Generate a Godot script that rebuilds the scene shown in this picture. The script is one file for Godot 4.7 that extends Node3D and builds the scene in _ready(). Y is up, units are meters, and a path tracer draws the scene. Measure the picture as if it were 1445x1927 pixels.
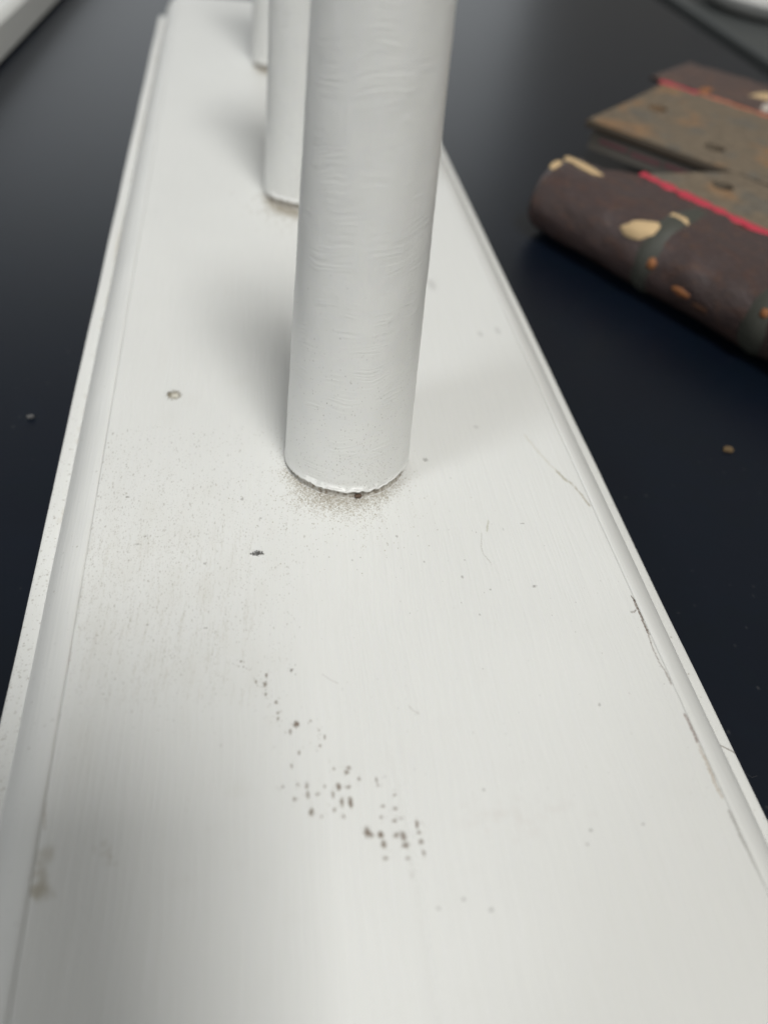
extends Node3D
# A white painted peg rack lying on a dark table top, two old hinges beside it. Units are metres; 1 mm = 0.001.

const EYE := Vector3(-0.0185, 0.1228, 0.1181)
const RIGHT := Vector3(0.98595, 0.09520, 0.13710)
const UPWARD := Vector3(0.03230, 0.69690, -0.71640)
const BACK := Vector3(-0.16370, 0.71080, 0.68410)
const FOCAL := 1450.0            # pixels, in the 1445 x 1927 photograph
const TOP := 0.019               # height of the rack's upper face
const MM := 0.001

var rng := RandomNumberGenerator.new()

# ------------------------------------------------------------------ helpers
func spot(px: float, py: float, y := TOP) -> Vector3:
	# the point at height y that the photograph shows at this pixel
	var d := RIGHT * (px - 722.5) - UPWARD * (py - 963.5) - BACK * FOCAL
	return EYE + d * ((y - EYE.y) / d.y)

func lin(r: float, g: float, b: float) -> Color:
	return Color(r, g, b).linear_to_srgb()

func mat(c: Color, rough := 0.6, spec := 0.5) -> StandardMaterial3D:
	var m := StandardMaterial3D.new()
	m.albedo_color = c
	m.roughness = rough
	m.metallic_specular = spec
	return m

func put(called: String, mesh: Mesh, m: Material, parent: Node) -> MeshInstance3D:
	var o := MeshInstance3D.new()
	o.name = called
	o.mesh = mesh
	o.material_override = m
	parent.add_child(o, true)
	return o

func thing(called: String, label: String, category: String, at := Transform3D(), group := "") -> Node3D:
	var o := Node3D.new()
	o.name = called
	add_child(o, true)
	o.transform = at
	o.set_meta("label", label)
	o.set_meta("category", category)
	if group:
		o.set_meta("group", group)
	return o

func noise(s: int, freq: float, oct := 3) -> FastNoiseLite:
	var n := FastNoiseLite.new()
	n.seed = s
	n.noise_type = FastNoiseLite.TYPE_SIMPLEX_SMOOTH
	n.frequency = freq
	n.fractal_type = FastNoiseLite.FRACTAL_FBM if oct > 1 else FastNoiseLite.FRACTAL_NONE
	n.fractal_octaves = oct
	return n

func grid_mesh(rows: Array, uvs: Array, closed := false) -> ArrayMesh:
	# rows: arrays of Vector3 of equal length, smooth shaded
	var st := SurfaceTool.new()
	st.begin(Mesh.PRIMITIVE_TRIANGLES)
	var n: int = rows[0].size()
	for r in rows.size():
		for k in n:
			st.set_uv(uvs[r][k])
			st.add_vertex(rows[r][k])
	for r in rows.size() - 1:
		for k in n - 1:
			var a := r * n + k
			for i in [a, a + 1, a + n, a + 1, a + n + 1, a + n]:
				st.add_index(i)
	st.generate_normals()
	return st.commit()

func quad(st: SurfaceTool, a: Vector3, b: Vector3, c: Vector3, d: Vector3) -> void:
	for p in [a, b, c, a, c, d]:
		st.set_uv(Vector2(p.x + p.y * 0.3, p.z + p.y * 0.3) * 10.0)
		st.add_vertex(p)

func box_mesh(lo: Vector3, hi: Vector3, bevel := 0.0004) -> ArrayMesh:
	# a box with chamfered edges
	var st := SurfaceTool.new()
	st.begin(Mesh.PRIMITIVE_TRIANGLES)
	st.set_smooth_group(-1)
	var c := (lo + hi) / 2.0
	var h := (hi - lo) / 2.0
	var faces := []
	for ax in 3:
		for s in [-1.0, 1.0]:
			var u := (ax + 1) % 3
			var v := (ax + 2) % 3
			var pts := []
			for q in [[-1, -1], [1, -1], [1, 1], [-1, 1]]:
				var p := Vector3.ZERO
				p[ax] = s * h[ax]
				p[u] = q[0] * (h[u] - bevel)
				p[v] = q[1] * (h[v] - bevel)
				pts.append(c + p)
			oriented(st, pts, c)
	for ax in 3:
		var u := (ax + 1) % 3
		var v := (ax + 2) % 3
		for su in [-1.0, 1.0]:
			for sv in [-1.0, 1.0]:
				var pts := []
				for q in [[-1, 0], [1, 0], [1, 1], [-1, 1]]:
					var p := Vector3.ZERO
					p[ax] = q[0] * (h[ax] - bevel)
					p[u] = su * (h[u] - (bevel if q[1] == 0 else 0.0))
					p[v] = sv * (h[v] - (0.0 if q[1] == 0 else bevel))
					pts.append(c + p)
				oriented(st, pts, c)
	for sx in [-1.0, 1.0]:
		for sy in [-1.0, 1.0]:
			for sz in [-1.0, 1.0]:
				var k := Vector3(sx, sy, sz)
				var a := c + k * (h - Vector3(0, bevel, bevel))
				var b := c + k * (h - Vector3(bevel, 0, bevel))
				var d := c + k * (h - Vector3(bevel, bevel, 0))
				oriented(st, [a, b, d], c)
	st.generate_normals()
	return st.commit()

func oriented(st: SurfaceTool, pts: Array, c: Vector3) -> void:
	var mid := Vector3.ZERO
	for p in pts:
		mid += p
	mid /= pts.size()
	var nn: Vector3 = (pts[1] - pts[0]).cross(pts[2] - pts[0])
	var list := pts.duplicate()
	if nn.dot(mid - c) > 0:          # front faces run clockwise
		list.reverse()
	for k in range(1, list.size() - 1):
		for p in [list[0], list[k], list[k + 1]]:
			st.set_uv(Vector2(p.x, p.z) * 10.0)
			st.add_vertex(p)

func slab_mesh(outline: PackedVector2Array, y0: float, y1: float) -> ArrayMesh:
	# a flat plate with the given outline in local x, z
	var st := SurfaceTool.new()
	st.begin(Mesh.PRIMITIVE_TRIANGLES)
	st.set_smooth_group(-1)
	var tri := Geometry2D.triangulate_polygon(outline)
	for up in [true, false]:
		for k in range(0, tri.size(), 3):
			var a := outline[tri[k]]
			var b := outline[tri[k + 1]]
			var c := outline[tri[k + 2]]
			var cw := (b - a).cross(c - a) > 0.0
			var order := [a, b, c] if cw == up else [a, c, b]
			for p in order:
				st.set_uv(p * 10.0)
				st.add_vertex(Vector3(p.x, y1 if up else y0, p.y))
	var turn := Geometry2D.is_polygon_clockwise(outline)
	for k in outline.size():
		var p := outline[k]
		var q := outline[(k + 1) % outline.size()]
		if not turn:
			var w := p
			p = q
			q = w
		var a := Vector3(p.x, y0, p.y)
		var b := Vector3(q.x, y0, q.y)
		var c := Vector3(q.x, y1, q.y)
		var d := Vector3(p.x, y1, p.y)
		for v in [a, c, b, a, d, c]:
			st.set_uv(Vector2(v.x, v.z) * 10.0)
			st.add_vertex(v)
	st.generate_normals()
	return st.commit()

# ------------------------------------------------------------------ painted surfaces
class Paint:
	# a colour picture and a relief picture of one surface, drawn in millimetres
	var w: int
	var h: int
	var rgb: PackedFloat32Array
	var relief: PackedFloat32Array
	func _init(width: int, height: int) -> void:
		w = width
		h = height
		rgb = PackedFloat32Array()
		rgb.resize(w * h * 3)
		relief = PackedFloat32Array()
		relief.resize(w * h)
	func dab(x: float, y: float, rx: float, ry: float, c: Color, alpha: float, dip := 0.0, n: FastNoiseLite = null, rag := 0.45, soft := 0.35) -> void:
		# an uneven blot with a soft rim; x, y, rx, ry in pixels of this picture
		var x0 := maxi(0, int(x - rx * 1.6))
		var x1 := mini(w - 1, int(x + rx * 1.6) + 1)
		var y0 := maxi(0, int(y - ry * 1.6))
		var y1 := mini(h - 1, int(y + ry * 1.6) + 1)
		for j in range(y0, y1 + 1):
			for i in range(x0, x1 + 1):
				var dx := (i - x) / rx
				var dy := (j - y) / ry
				var q := sqrt(dx * dx + dy * dy)
				if n:
					q += rag * n.get_noise_2d(i * 3.0 + x * 7.0, j * 3.0)
				var t := clampf((1.0 + soft * 0.5 - q) / soft, 0.0, 1.0) * alpha
				if t <= 0.0:
					continue
				var k := (j * w + i) * 3
				rgb[k] = lerpf(rgb[k], c.r, t)
				rgb[k + 1] = lerpf(rgb[k + 1], c.g, t)
				rgb[k + 2] = lerpf(rgb[k + 2], c.b, t)
				relief[j * w + i] -= dip * t
	func color_texture() -> ImageTexture:
		var b := PackedByteArray()
		b.resize(w * h * 3)
		for k in w * h * 3:
			var v := clampf(rgb[k], 0.0, 1.0)
			b[k] = int(255.0 * (1.055 * pow(v, 1.0 / 2.4) - 0.055) + 0.5) if v > 0.0031308 else int(v * 12.92 * 255.0)
		return ImageTexture.create_from_image(Image.create_from_data(w, h, false, Image.FORMAT_RGB8, b))
	func relief_texture() -> ImageTexture:
		return ImageTexture.create_from_image(Image.create_from_data(w, h, false, Image.FORMAT_RF, relief.to_byte_array()))

const Z_FAR := -350.0
const Z_BEND := -70.0
const Z_NEAR := 165.0
const BEND_AT := 0.17
func v_of(z_mm: float) -> float:
	# most of the picture goes to the part of the board that can be seen closely
	if z_mm < Z_BEND:
		return (z_mm - Z_FAR) / (Z_BEND - Z_FAR) * BEND_AT
	return BEND_AT + (z_mm - Z_BEND) / (Z_NEAR - Z_BEND) * (1.0 - BEND_AT)
func z_of(v: float) -> float:
	if v < BEND_AT:
		return Z_FAR + v / BEND_AT * (Z_BEND - Z_FAR)
	return Z_BEND + (v - BEND_AT) / (1.0 - BEND_AT) * (Z_NEAR - Z_BEND)

var white := Color(0.765, 0.772, 0.752)      # linear: aged white gloss paint
var bare := Color(0.165, 0.115, 0.083)       # bare wood and primer where paint has gone
var grime := Color(0.25, 0.22, 0.17)

func finish_paint(p: Paint, depth_cm: float, rough: float) -> StandardMaterial3D:
	var m := mat(Color.WHITE, rough, 0.5)
	m.albedo_texture = p.color_texture()
	m.texture_repeat = false
	m.heightmap_enabled = true
	m.heightmap_texture = p.relief_texture()
	m.heightmap_scale = depth_cm
	return m

func board_paint() -> StandardMaterial3D:
	var p := Paint.new(1024, 2048)
	var sx := 1024.0 / 95.0            # pixels per mm across
	var sy := 2048.0 * (1.0 - BEND_AT) / (Z_NEAR - Z_BEND)
	var tone := noise(3, 0.02, 3)
	var streak := noise(4, 0.5, 3)
	var fine := noise(5, 1.3, 2)
	var broad := noise(6, 0.06, 3)
	for j in 2048:
		var z := z_of((j + 0.5) / 2048.0)
		for i in 1024:
			var x := (i + 0.5) / sx - 47.5
			var t := 1.0 + 0.025 * tone.get_noise_2d(x, z)
			# long brush strokes, wandering a little across the grain
			var wob := x + 0.9 * broad.get_noise_2d(x * 0.4, z * 0.35) + z * 0.03
			var s := streak.get_noise_2d(wob * 2.4, z * 0.09)
			var f := fine.get_noise_2d(wob * 2.2, z * 0.5)
			t += 0.016 * s
			var k := (j * 1024 + i) * 3
			p.rgb[k] = white.r * t
			p.rgb[k + 1] = white.g * t
			p.rgb[k + 2] = white.b * t
			p.relief[j * 1024 + i] = 0.5 + 0.32 * s + 0.10 * f + 0.5 * tone.get_noise_2d(x * 1.3, z * 1.1)
	var rag := noise(7, 0.08, 2)
	var at := func(px: float, py: float) -> Vector2:
		var q := spot(px, py) * 1000.0
		return Vector2((q.x + 47.5) * sx, v_of(q.z) * 2048.0)
	var dab_px := func(px: float, py: float, rx: float, ry: float, c: Color, al: float, dip: float, soft: float) -> void:
		# rx, ry in photograph pixels
		var c0: Vector2 = at.call(px, py)
		var ex: Vector2 = at.call(px + rx, py)
		var ey: Vector2 = at.call(px, py + ry)
		p.dab(c0.x, c0.y, maxf(0.7, absf(ex.x - c0.x)), maxf(0.7, absf(ey.y - c0.y)), c, al, dip, rag, 0.7, soft)
	# the strip of scuffs where the paint has rubbed off the grain
	for q in [[108, 146, 8, 6], [124, 180, 5, 5], [265, 230, 8, 13], [258, 285, 12, 19], [203, 270, 5, 13], [262, 345, 8, 12], [326, 397, 10, 12], [337, 462, 10, 8], [336, 497, 7, 12], [452, 533, 18, 19], [413, 580, 8, 15], [538, 511, 6, 6], [590, 570, 5, 5], [597, 665, 9, 8], [627, 612, 6, 14], [468, 710, 7, 12], [421, 790, 6, 12], [684, 808, 8, 7], [775, 803, 16, 10], [760, 830, 16, 14], [837, 870, 10, 9], [945, 880, 6, 18], [953, 908, 6, 8], [712, 920, 14, 24], [773, 921, 16, 12], [676, 968, 8, 22], [732, 1015, 11, 33], [784, 1015, 13, 33], [625, 918, 7, 10], [582, 965, 12, 8], [515, 912, 10, 16], [520, 970, 10, 23], [544, 1080, 14, 26], [440, 996, 14, 9], [367, 920, 10, 9], [460, 905, 9, 8], [687, 1062, 10, 12], [744, 1102, 8, 15], [606, 1103, 6, 10], [973, 1106, 10, 9], [987, 1038, 10, 9], [1057, 970, 9, 8], [1060, 1055, 12, 14], [1057, 1130, 16, 10], [1093, 1115, 7, 9], [890, 1200, 22, 30], [915, 1218, 14, 14], [970, 1215, 18, 22], [990, 1275, 16, 24], [1065, 1220, 18, 16], [1110, 1225, 18, 30], [1125, 1280, 24, 16], [1000, 1360, 18, 11], [1140, 1362, 13, 10], [1195, 1150, 10, 26], [1207, 1203, 12, 10], [1219, 1260, 14, 16], [1238, 1330, 10, 18], [1165, 1465, 8, 6], [421, 198, 7, 7]]:
		var big: bool = q[2] * q[3] > 250
		var c := bare.lerp(grime, rng.randf() * 0.5)
		dab_px.call(420 + q[0] / 3.284, 1200 + q[1] / 3.284, q[2] / 3.284 * 0.95, q[3] / 3.284 * 0.95, c, 0.92 if big else 0.72, 0.5, 0.7)
		for k in 3:     # crumbs of the same rubbing round each scuff
			dab_px.call(420 + q[0] / 3.284 + rng.randfn() * 6.0, 1200 + q[1] / 3.284 + rng.randfn() * 7.0, rng.randf_range(0.6, 1.3), rng.randf_range(0.7, 2.0), grime, 0.4, 0.1, 0.6)
	# a gouge, a chip with a pale middle, and other single marks
	dab_px.call(484, 1041, 10, 4.2, Color(0.03, 0.027, 0.025), 0.95, 1.6, 0.35)
	dab_px.call(327, 743, 12, 8, Color(0.30, 0.27, 0.20), 0.85, 1.6, 0.4)
	dab_px.call(329, 744, 6, 3.5, Color(0.72, 0.69, 0.60), 0.9, -0.5, 0.5)
	dab_px.call(318, 741, 4, 4, Color(0.20, 0.17, 0.12), 0.7, 0.5, 0.5)
	for q in [[278, 1175, 4, 1.6], [387, 1181, 4, 2], [456, 939, 4, 2.5], [490, 975, 3, 2], [548, 1261, 4, 4], [240, 935, 3, 3], [386, 1060, 4, 3], [258, 1024, 5, 2], [273, 1009, 6, 2], [872, 1692, 4, 4], [923, 1711, 5, 5], [824, 1708, 5, 3], [909, 1485, 3, 3], [1110, 1562, 4, 3], [1104, 1588, 3, 3], [1209, 1550, 3, 3], [869, 1085, 3, 3], [798, 1057, 2, 2], [902, 1156, 2, 2], [922, 1109, 2, 2], [746, 1009, 3, 2], [1005, 1102, 6, 1.5], [1004, 1104, 5, 1.5], [982, 985, 5, 1.2], [895, 803, 6, 4], [903, 628, 6, 6], [936, 622, 6, 8], [812, 535, 9, 12], [800, 865, 6, 4], [1127, 1325, 3, 3]]:
		dab_px.call(q[0], q[1], q[2] * 0.8, q[3] * 0.8, Color(0.16, 0.145, 0.13), 0.48 if q[1] > 850 else 0.2, 0.4, 0.5)
	# brown rub along the left edge, and the stain near it
	for k in 26:
		var y := rng.randf_range(1600, 1690)
		dab_px.call(78 + rng.randfn() * 9.0 - (y - 1640) * 0.12, y, rng.randf_range(4, 10), rng.randf_range(6, 16), Color(0.34, 0.29, 0.19), 0.20, 0.05, 0.9)
	for k in 10:
		dab_px.call(205 + rng.randfn() * 16.0, 1605 + rng.randfn() * 14.0, rng.randf_range(3, 8), rng.randf_range(3, 8), Color(0.42, 0.38, 0.30), 0.16, 0.05, 0.9)
	for k in 40:
		dab_px.call(960 + rng.randfn() * 70.0, 1540 + rng.randfn() * 26.0, rng.randf_range(4, 12), rng.randf_range(4, 12), Color(0.62, 0.56, 0.52), 0.07, 0.0, 1.0)
	# fine speckled dirt: densest left of the first peg, thinning out along the grain
	for k in 6500:
		var px := 120.0 + absf(rng.randfn()) * 210.0 if k % 3 else rng.randf_range(140, 560)
		var py := 1010.0 + rng.randfn() * 155.0
		if px > 610 or py < 800:
			continue
		var s := 0.35 + pow(rng.randf(), 4.0) * 1.1
		dab_px.call(px, py, s, s * rng.randf_range(0.7, 2.0), Color(0.26, 0.235, 0.19), rng.randf_range(0.06, 0.42), 0.12, 0.8)
	for k in 120:
		var px := rng.randf_range(620, 1330)
		var py := rng.randf_range(880, 1500)
		var s := 0.5 + pow(rng.randf(), 3.0) * 1.2
		dab_px.call(px, py, s, s * rng.randf_range(0.7, 1.8), Color(0.17, 0.155, 0.13), rng.randf_range(0.12, 0.55), 0.1, 0.6)
	# grain streaks picked out by dirt
	for k in 150:
		var px := 150.0 + rng.randf() * 330.0
		var py := rng.randf_range(980, 1300)
		for i in 7:
			dab_px.call(px + rng.randfn() * 1.2 - i * 1.1, py + i * 6.0 + rng.randfn() * 2.0, rng.randf_range(0.7, 1.6), rng.randf_range(2.0, 6.0), Color(0.40, 0.37, 0.29), 0.13, 0.08, 0.8)
	# gritty dirt gathered along the front of each peg's foot
	for peg_z in [2.2, -120.5, -246.5]:
		for k in (4300 if peg_z > 0.0 else 2600):
			var ang := rng.randfn() * 0.55 + 0.30
			var r := 12.0 + absf(rng.randfn()) * (2.9 if absf(ang - 0.3) < 0.6 else 1.5)
			if rng.randf() < 0.12:
				r += absf(rng.randfn()) * 6.0
			var x := -sin(ang) * r
			var z: float = peg_z + cos(ang) * r
			var s := rng.randf_range(0.05, 0.13)
			var c := Color(0.21, 0.175, 0.12).lerp(Color(0.42, 0.37, 0.28), rng.randf())
			p.dab((x + 47.5) * sx, v_of(z) * 2048.0, s * sx, maxf(0.5, s * sy * (1.0 if peg_z > 0.0 else 0.3)), c, rng.randf_range(0.18, 0.75), 0.3, null, 0.0, 0.8)
	# fresher, thicker paint dragged on over the old coat: ridges and dry-brush patches
	for k in 150:
		var px := rng.randf_range(250, 1280)
		var py := rng.randf_range(560, 1900)
		if px > 560 and px < 800 and py < 950:
			continue
		var lean := (px - 560.0) * 0.00045
		var len := rng.randi_range(8, 26)
		var wide := rng.randf_range(2.0, 9.0)
		var up := rng.randf_range(0.15, 0.6)
		var al := rng.randf_range(0.03, 0.09)
		for i in len:
			dab_px.call(px + lean * i * 9.0 + rng.randfn() * 0.6, py + i * 9.0, wide, 12.0, white, al, -up * 1.2, 1.4)
	for k in 46:
		var t := k / 45.0
		dab_px.call(735.0 + 95.0 * t + 6.0 * sin(t * 5.0), 1400.0 + 520.0 * t, 7.0, 14.0, white, 0.30, -0.9, 1.3)
	for k in 60:        # curved drag marks just in front of the first peg
		var q := rng.randf_range(-0.7, 0.9)
		var rr := 19.0 + rng.randf() * 9.0
		p.dab((sin(q) * rr + 47.5) * sx, v_of(2.2 + cos(q) * rr) * 2048.0, rng.randf_range(8, 26), rng.randf_range(2, 5), white, 0.16, -0.5, rag, 0.6, 1.3)
	# faint drab film of handling, in blotches with their own edges
	for k in 90:
		dab_px.call(rng.randf_range(140, 520), 1090.0 + rng.randfn() * 150.0, rng.randf_range(6, 26), rng.randf_range(8, 40), Color(0.56, 0.53, 0.44), 0.045, 0.0, 0.5)
	for k in 60:
		dab_px.call(rng.randf_range(300, 1350), rng.randf_range(900, 1900), rng.randf_range(8, 30), rng.randf_range(8, 30), Color(0.64, 0.62, 0.57), 0.035, 0.0, 0.5)
	# a hairline scratch that curls to the right edge, and the dull lines along both edges
	var line := func(pts: Array, wpx: float, c: Color, al: float, dip: float) -> void:
		for k in pts.size() - 1:
			var a: Vector2 = pts[k]
			var b: Vector2 = pts[k + 1]
			var n := int(a.distance_to(b) / maxf(0.8, wpx * 0.7)) + 1
			for i in n:
				var q := a.lerp(b, float(i) / n)
				dab_px.call(q.x + rng.randfn() * wpx * 0.3, q.y + rng.randfn() * 0.5, wpx * rng.randf_range(0.5, 1.2), wpx * rng.randf_range(0.7, 1.6), c, al, dip, 0.7)
	line.call([Vector2(988, 820), Vector2(1010, 848), Vector2(1028, 868), Vector2(1046, 886)], 2.6, Color(0.60, 0.58, 0.50), 0.16, 0.05)
	line.call([Vector2(1046, 886), Vector2(1060, 900), Vector2(1077, 912)], 2.4, Color(0.40, 0.37, 0.28), 0.28, 0.3)
	line.call([Vector2(1080, 916), Vector2(1094, 932), Vector2(1106, 949), Vector2(1109, 952)], 2.0, Color(0.40, 0.36, 0.28), 0.25, 0.3)
	line.call([Vector2(905, 1003), Vector2(905, 1030), Vector2(909, 1042), Vector2(925, 1062)], 0.9, Color(0.42, 0.40, 0.36), 0.25, 0.1)
	line.call([Vector2(918, 980), Vector2(915, 1000)], 1.6, Color(0.45, 0.44, 0.34), 0.3, 0.1)
	line.call([Vector2(768, 1327), Vector2(776, 1336), Vector2(788, 1342)], 0.9, Color(0.45, 0.43, 0.40), 0.3, 0.1)
	line.call([Vector2(606, 1268), Vector2(620, 1278), Vector2(637, 1286)], 0.8, Color(0.5, 0.48, 0.46), 0.25, 0.1)
	line.call([Vector2(1192, 1130), Vector2(1197, 1143), Vector2(1204, 1158), Vector2(1212, 1178), Vector2(1219, 1193)], 1.5, Color(0.22, 0.17, 0.14), 0.5, 0.7)
	line.call([Vector2(1187, 1122), Vector2(1192, 1130), Vector2(1200, 1128)], 1.0, Color(0.15, 0.11, 0.09), 0.6, 0.6)
	line.call([Vector2(1186, 1152), Vector2(1192, 1152), Vector2(1196, 1147)], 1.0, Color(0.2, 0.16, 0.14), 0.5, 0.6)
	line.call([Vector2(1219, 1195), Vector2(1226, 1218), Vector2(1240, 1248), Vector2(1250, 1262), Vector2(1262, 1288)], 1.2, Color(0.3, 0.26, 0.23), 0.35, 0.4)
	line.call([Vector2(1287, 1344), Vector2(1296, 1362), Vector2(1305, 1382), Vector2(1311, 1398)], 2.4, Color(0.30, 0.23, 0.21), 0.4, 0.5)
	line.call([Vector2(1314, 1404), Vector2(1330, 1440), Vector2(1345, 1475), Vector2(1358, 1502)], 3.0, Color(0.52, 0.46, 0.39), 0.35, 0.2)
	line.call([Vector2(1370, 1525), Vector2(1392, 1575), Vector2(1410, 1610), Vector2(1440, 1670)], 2.6, Color(0.40, 0.39, 0.37), 0.35, 0.3)
	line.call([Vector2(172, 970), Vector2(150, 1080), Vector2(130, 1200), Vector2(121, 1260), Vector2(113, 1320)], 1.2, Color(0.30, 0.22, 0.19), 0.5, 0.4)
	line.call([Vector2(134, 1200), Vector2(131, 1240), Vector2(124, 1265)], 2.6, Color(0.48, 0.40, 0.35), 0.3, 0.2)
	dab_px.call(110, 1345, 4.0, 6.0, Color(0.14, 0.10, 0.085), 0.85, 0.8, 0.5)
	line.call([Vector2(105, 1370), Vector2(95, 1440), Vector2(86, 1500), Vector2(84, 1560)], 2.0, Color(0.5, 0.45, 0.38), 0.3, 0.2)
	line.call([Vector2(268, 385), Vector2(264, 420), Vector2(260, 446)], 3.0, Color(0.42, 0.38, 0.28), 0.3, 0.2)
	return finish_paint(p, 0.013, 0.40)

func moulding_paint(side: float) -> StandardMaterial3D:
	var p := Paint.new(160, 2048)
	var tone := noise(13 + int(side), 0.03, 3)
	var streak := noise(15, 0.4, 3)
	for j in 2048:
		var z := z_of((j + 0.5) / 2048.0)
		for i in 160:
			var x := i * 0.125
			var s := streak.get_noise_2d(x * 3.0, z * 0.12)
			var t := 1.0 + 0.03 * tone.get_noise_2d(x, z) + 0.012 * s
			var k := (j * 160 + i) * 3
			p.rgb[k] = white.r * t
			p.rgb[k + 1] = white.g * t
			p.rgb[k + 2] = white.b * t
			p.relief[j * 160 + i] = 0.5 + 0.2 * s + 0.5 * tone.get_noise_2d(x * 1.3, z)
	var rag := noise(17, 0.1, 2)
	var sy := 2048.0 * (1.0 - BEND_AT) / (Z_NEAR - Z_BEND)
	# dirt grains lying on the narrow flat outside the moulding; u runs from the top edge outwards
	for k in (1000 if side < 0 else 160):
		var z := 45.0 + rng.randfn() * 38.0
		var u := rng.randf_range(0.66, 0.86) if rng.randf() < 0.75 else rng.randf()
		var s := 0.06 + 0.16 * pow(rng.randf(), 3.0)
		p.dab(u * 160.0, v_of(z) * 2048.0, maxf(0.6, s * 8.0), maxf(0.6, s * sy), Color(0.27, 0.24, 0.19), rng.randf_range(0.1, 0.5), 0.2, rag, 0.5, 0.8)
	for k in 260:       # brown grime left in the angle of the moulding
		var z := rng.randf_range(-330, 10) if side < 0 else rng.randf_range(-330, 160)
		p.dab(rng.randf_range(0.50, 0.66) * 160.0, v_of(z) * 2048.0, rng.randf_range(2, 7), rng.randf_range(2, 12), Color(0.50, 0.45, 0.36), 0.24 if side < 0 else 0.06, 0.0, rag, 0.8, 0.9)
	if side > 0:
		for k in 30:
			var t := k / 30.0
			p.dab((0.70 + 0.16 * t) * 160.0, v_of(65.5 + t * 2.5) * 2048.0, 0.9, 1.2, Color(0.2, 0.17, 0.14), 0.5, 0.4)
	return finish_paint(p, 0.010, 0.42)

func peg_paint() -> StandardMaterial3D:
	var p := Paint.new(1024, 1024)
	var a := noise(21, 0.02, 3)
	var b := noise(22, 0.09, 3)
	var warp := noise(23, 0.0042, 3)
	var nib := noise(25, 0.07, 2)
	for j in 1024:
		for i in 1024:
			var wy := j + 13.0 * warp.get_noise_2d(i, j * 0.8) - 0.11 * i
			var s := b.get_noise_2d(i * 0.06, wy * 2.4) * (0.25 + 2.2 * smoothstep(0.0, 0.5, absf(a.get_noise_2d(i * 0.25 + 500.0, j * 0.3))))
			var l := a.get_noise_2d(i * 0.5, wy * 0.8)
			var t := 1.0 + 0.012 * l
			var k := (j * 1024 + i) * 3
			p.rgb[k] = white.r * t
			p.rgb[k + 1] = white.g * t
			p.rgb[k + 2] = white.b * t
			p.relief[j * 1024 + i] = 0.5 + 0.30 * s + 0.26 * l + 0.12 * nib.get_noise_2d(i, j)
	var rag := noise(24, 0.06, 2)
	# v = 0 is the foot of the peg; dirt grains, thickest low down on the near left
	for k in 900:
		var u := 0.5 + rng.randfn() * 0.16
		var v := absf(rng.randfn()) * 0.16
		var s := rng.randf_range(0.5, 1.3)
		p.dab(u * 1024.0, v * 1024.0, s, s, Color(0.18, 0.16, 0.13), rng.randf_range(0.1, 0.55), 0.2, rag, 0.5, 0.7)
	for k in 260:
		p.dab((0.52 + rng.randfn() * 0.05) * 1024.0, absf(rng.randfn()) * 70.0 + 10.0, rng.randf_range(0.6, 1.4), rng.randf_range(0.6, 1.4), Color(0.26, 0.23, 0.19), 0.4, 0.2, rag, 0.5, 0.7)
	for k in 40:        # paint runs and nibs
		var u := rng.randf()
		var v := rng.randf()
		p.dab(u * 1024.0, v * 1024.0, rng.randf_range(3, 8), rng.randf_range(2, 6), white, 0.0 + 1.0, -0.55, rag, 0.8, 1.2)
	for q in [[0.415, 0.62, 3, 16], [0.62, 0.36, 5, 4], [0.47, 0.10, 40, 3], [0.53, 0.095, 20, 4], [0.635, 0.27, 3, 16]]:
		p.dab(q[0] * 1024.0, q[1] * 1024.0, q[2], q[3], white, 1.0, -0.45, rag, 0.6, 1.6)
	var m := finish_paint(p, 0.0068, 0.34)
	m.texture_repeat = true
	return m

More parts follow.
